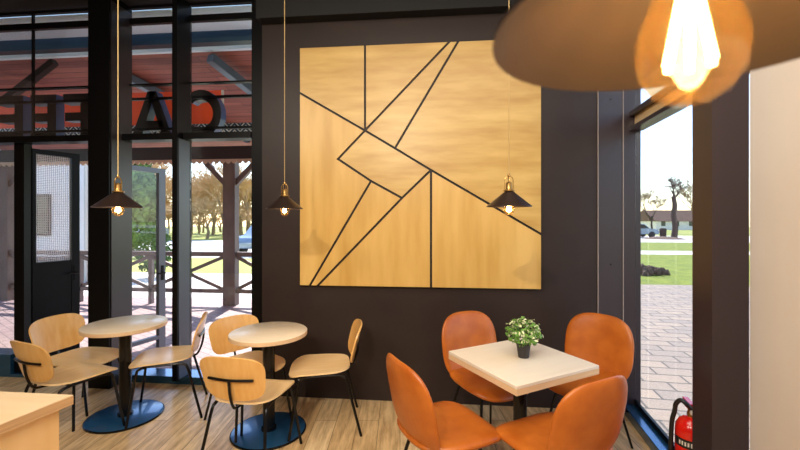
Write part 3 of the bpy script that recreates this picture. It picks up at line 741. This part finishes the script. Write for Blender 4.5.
# ---------------------------------------------------------------- pendant lamps
def pendant():
    t = thing('pendant_lamp', 'x', 'lamp')    # origin on the rim plane of the shade
    k = [(.120, 0), (.1195, .004), (.034, .074), (.028, .080), (.020, .082), (.020, .080), (.026, .077), (.032, .071), (.117, .002), (.120, 0)]
    obj('shade', lathe(BM(), k[:6], 56), M['shade'], t)
    obj('shade_lining', lathe(BM(), [(.020, .0795), (.026, .0768), (.032, .0705), (.1175, .001), (.120, 0)], 56), M['lining'], t)
    obj('socket', lathe(BM(), [(0, .05), (.016, .05), (.017, .08), (.024, .083), (.030, .085), (.030, .090), (.019, .092), (.016, .10), (.016, .128), (.010, .134), (0, .134)], 28), M['brass'], t)
    bm = BM(); y = .022
    tube(bm, smooth_path([(-y, 0, .09), (-y, 0, .125), (-y*.95, 0, .15), (-y*.5, 0, .163), (0, 0, .166), (y*.5, 0, .163), (y*.95, 0, .15), (y, 0, .125), (y, 0, .09)], 4), .0022, 6)
    tube(bm, smooth_path([(0, -y, .09), (0, -y, .125), (0, -y*.95, .15), (0, -y*.5, .163), (0, 0, .166), (0, y*.5, .163), (0, y*.95, .15), (0, y, .125), (0, y, .09)], 4), .0022, 6)
    obj('bracket', bm, M['brass'], t)
    obj('finial', lathe(BM(), [(0, .160), (.006, .162), (.008, .17), (.005, .18), (0, .182)], 16), M['brass'], t)
    bl = obj('bulb', lathe(BM(), [(.013, .052), (.0135, .044), (.018, .028), (.025, .010), (.0295, -.005), (.0300, -.014), (.0275, -.027), (.021, -.038), (.011, -.0445), (0, -.046)], 36), M['bulb'], t)
    bm = BM()
    for i in range(6):
        a = i*math.pi/3; tube(bm, [(.005*math.cos(a), .005*math.sin(a), .022), (.0135*math.cos(a), .0135*math.sin(a), -.022)], .0021, 6)
    obj('filament', bm, M['fila'], bl)
    return t
pl = pendant()
cordlen = 3.66
lamps = [(cw(-.705*2.2, 2.2), 1.637, 'small pendant lamp hanging above the far left table'),
         (cw(-.2885*2.67, 2.67), 1.64, 'small pendant lamp hanging left of the wooden wall panel'),
         (cw(.2725*2.16, 2.16), 1.64, 'small pendant lamp hanging before right part of the wooden panel'),
         (cw(.181, .25), 1.697, 'big blurred pendant lamp very close at the upper right')]
for i, (p, z, lb) in enumerate(lamps):
    o = pl if i == 0 else dup(pl)
    o.location = (p.x, p.y, z); o['label'] = lb; o['group'] = 'pendant lamps'
    top = cordlen - z
    obj('cord', tube(BM(), [(0, 0, .17), (0, 0, top)], .0023, 6), M['cord'], o)
    obj('canopy', lathe(BM(), [(0, top-.03), (.03, top-.03), (.045, top), (0, top)], 20), M['shade'], o)
    # the lamp's own light, inside its bulb
    l = bpy.data.lights.new('bulb_light', 'POINT'); l.energy = .22; l.color = (1, .62, .30); l.shadow_soft_size = .012
    lo = bpy.data.objects.new('bulb_light', l); C.objects.link(lo); lo.parent = o; lo.location = (0, 0, -.01)

# ---------------------------------------------------------------- fire extinguisher
t = thing('fire_extinguisher', 'red fire extinguisher on floor by side window', 'fire extinguisher', (1.298, 2.20, .012), R(-10))
cyl = obj('cylinder', lathe(BM(), [(0, .0), (.062, .0), (.068, .006), (.070, .02), (.070, .47), (.066, .50), (.052, .525), (.030, .54), (.018, .545), (0, .545)], 40), M['red'], t)
bm = BM(); n = 24
def lab(bm, z0, z1, a0_, a1_, rr=.0706):
    for i in range(n):
        p = a0_+(a1_-a0_)*i/n; q_ = a0_+(a1_-a0_)*(i+1)/n
        bm.faces.new([bm.verts.new((rr*math.cos(x), rr*math.sin(x), z)) for x, z in ((p, z0), (q_, z0), (q_, z1), (p, z1))])
    return bm
obj('label_band', lab(bm, .40, .445, R(180), R(300)), M['rubber'], cyl)
n = 2; bm = BM()
for i in range(5): lab(bm, .412, .433, R(205+i*11), R(211+i*11), .0710)
for i in range(7): lab(bm, .36-.03*i, .364-.03*i, R(195), R(262-(i % 3)*8), .0708)
obj('label_print', bm, M['labelw'], cyl)
obj('valve', lathe(BM(), [(0, .545), (.017, .545), (.019, .56), (.014, .575), (.014, .60), (0, .602)], 20), M['brass'], t)
bm = BM(); prism(bm, [(-.012, -.02, .60), (-.012, .07, .604), (-.012, .075, .614), (-.012, -.02, .614)], (.024, 0, 0)); prism(bm, [(-.01, -.01, .575), (-.01, .08, .575), (-.01, .08, .583), (-.01, -.01, .588)], (.02, 0, 0)); obj('handle', bm, M['red'], t)
obj('hose', tube(BM(), smooth_path([(0, -.012, .585), (-.03, -.03, .615), (-.052, -.015, .628), (-.068, .0, .60), (-.070, .01, .56), (-.079, .02, .50), (-.082, .025, .40), (-.081, .03, .25)], 6), .011, 10), M['rubber'], t)
obj('gauge', lathe(BM(), [(0, 0), (.014, 0), (.014, .01), (0, .012)], 16), M['labelw'], t, (.0, -.018, .572)).rotation_euler = (R(90), 0, 0)
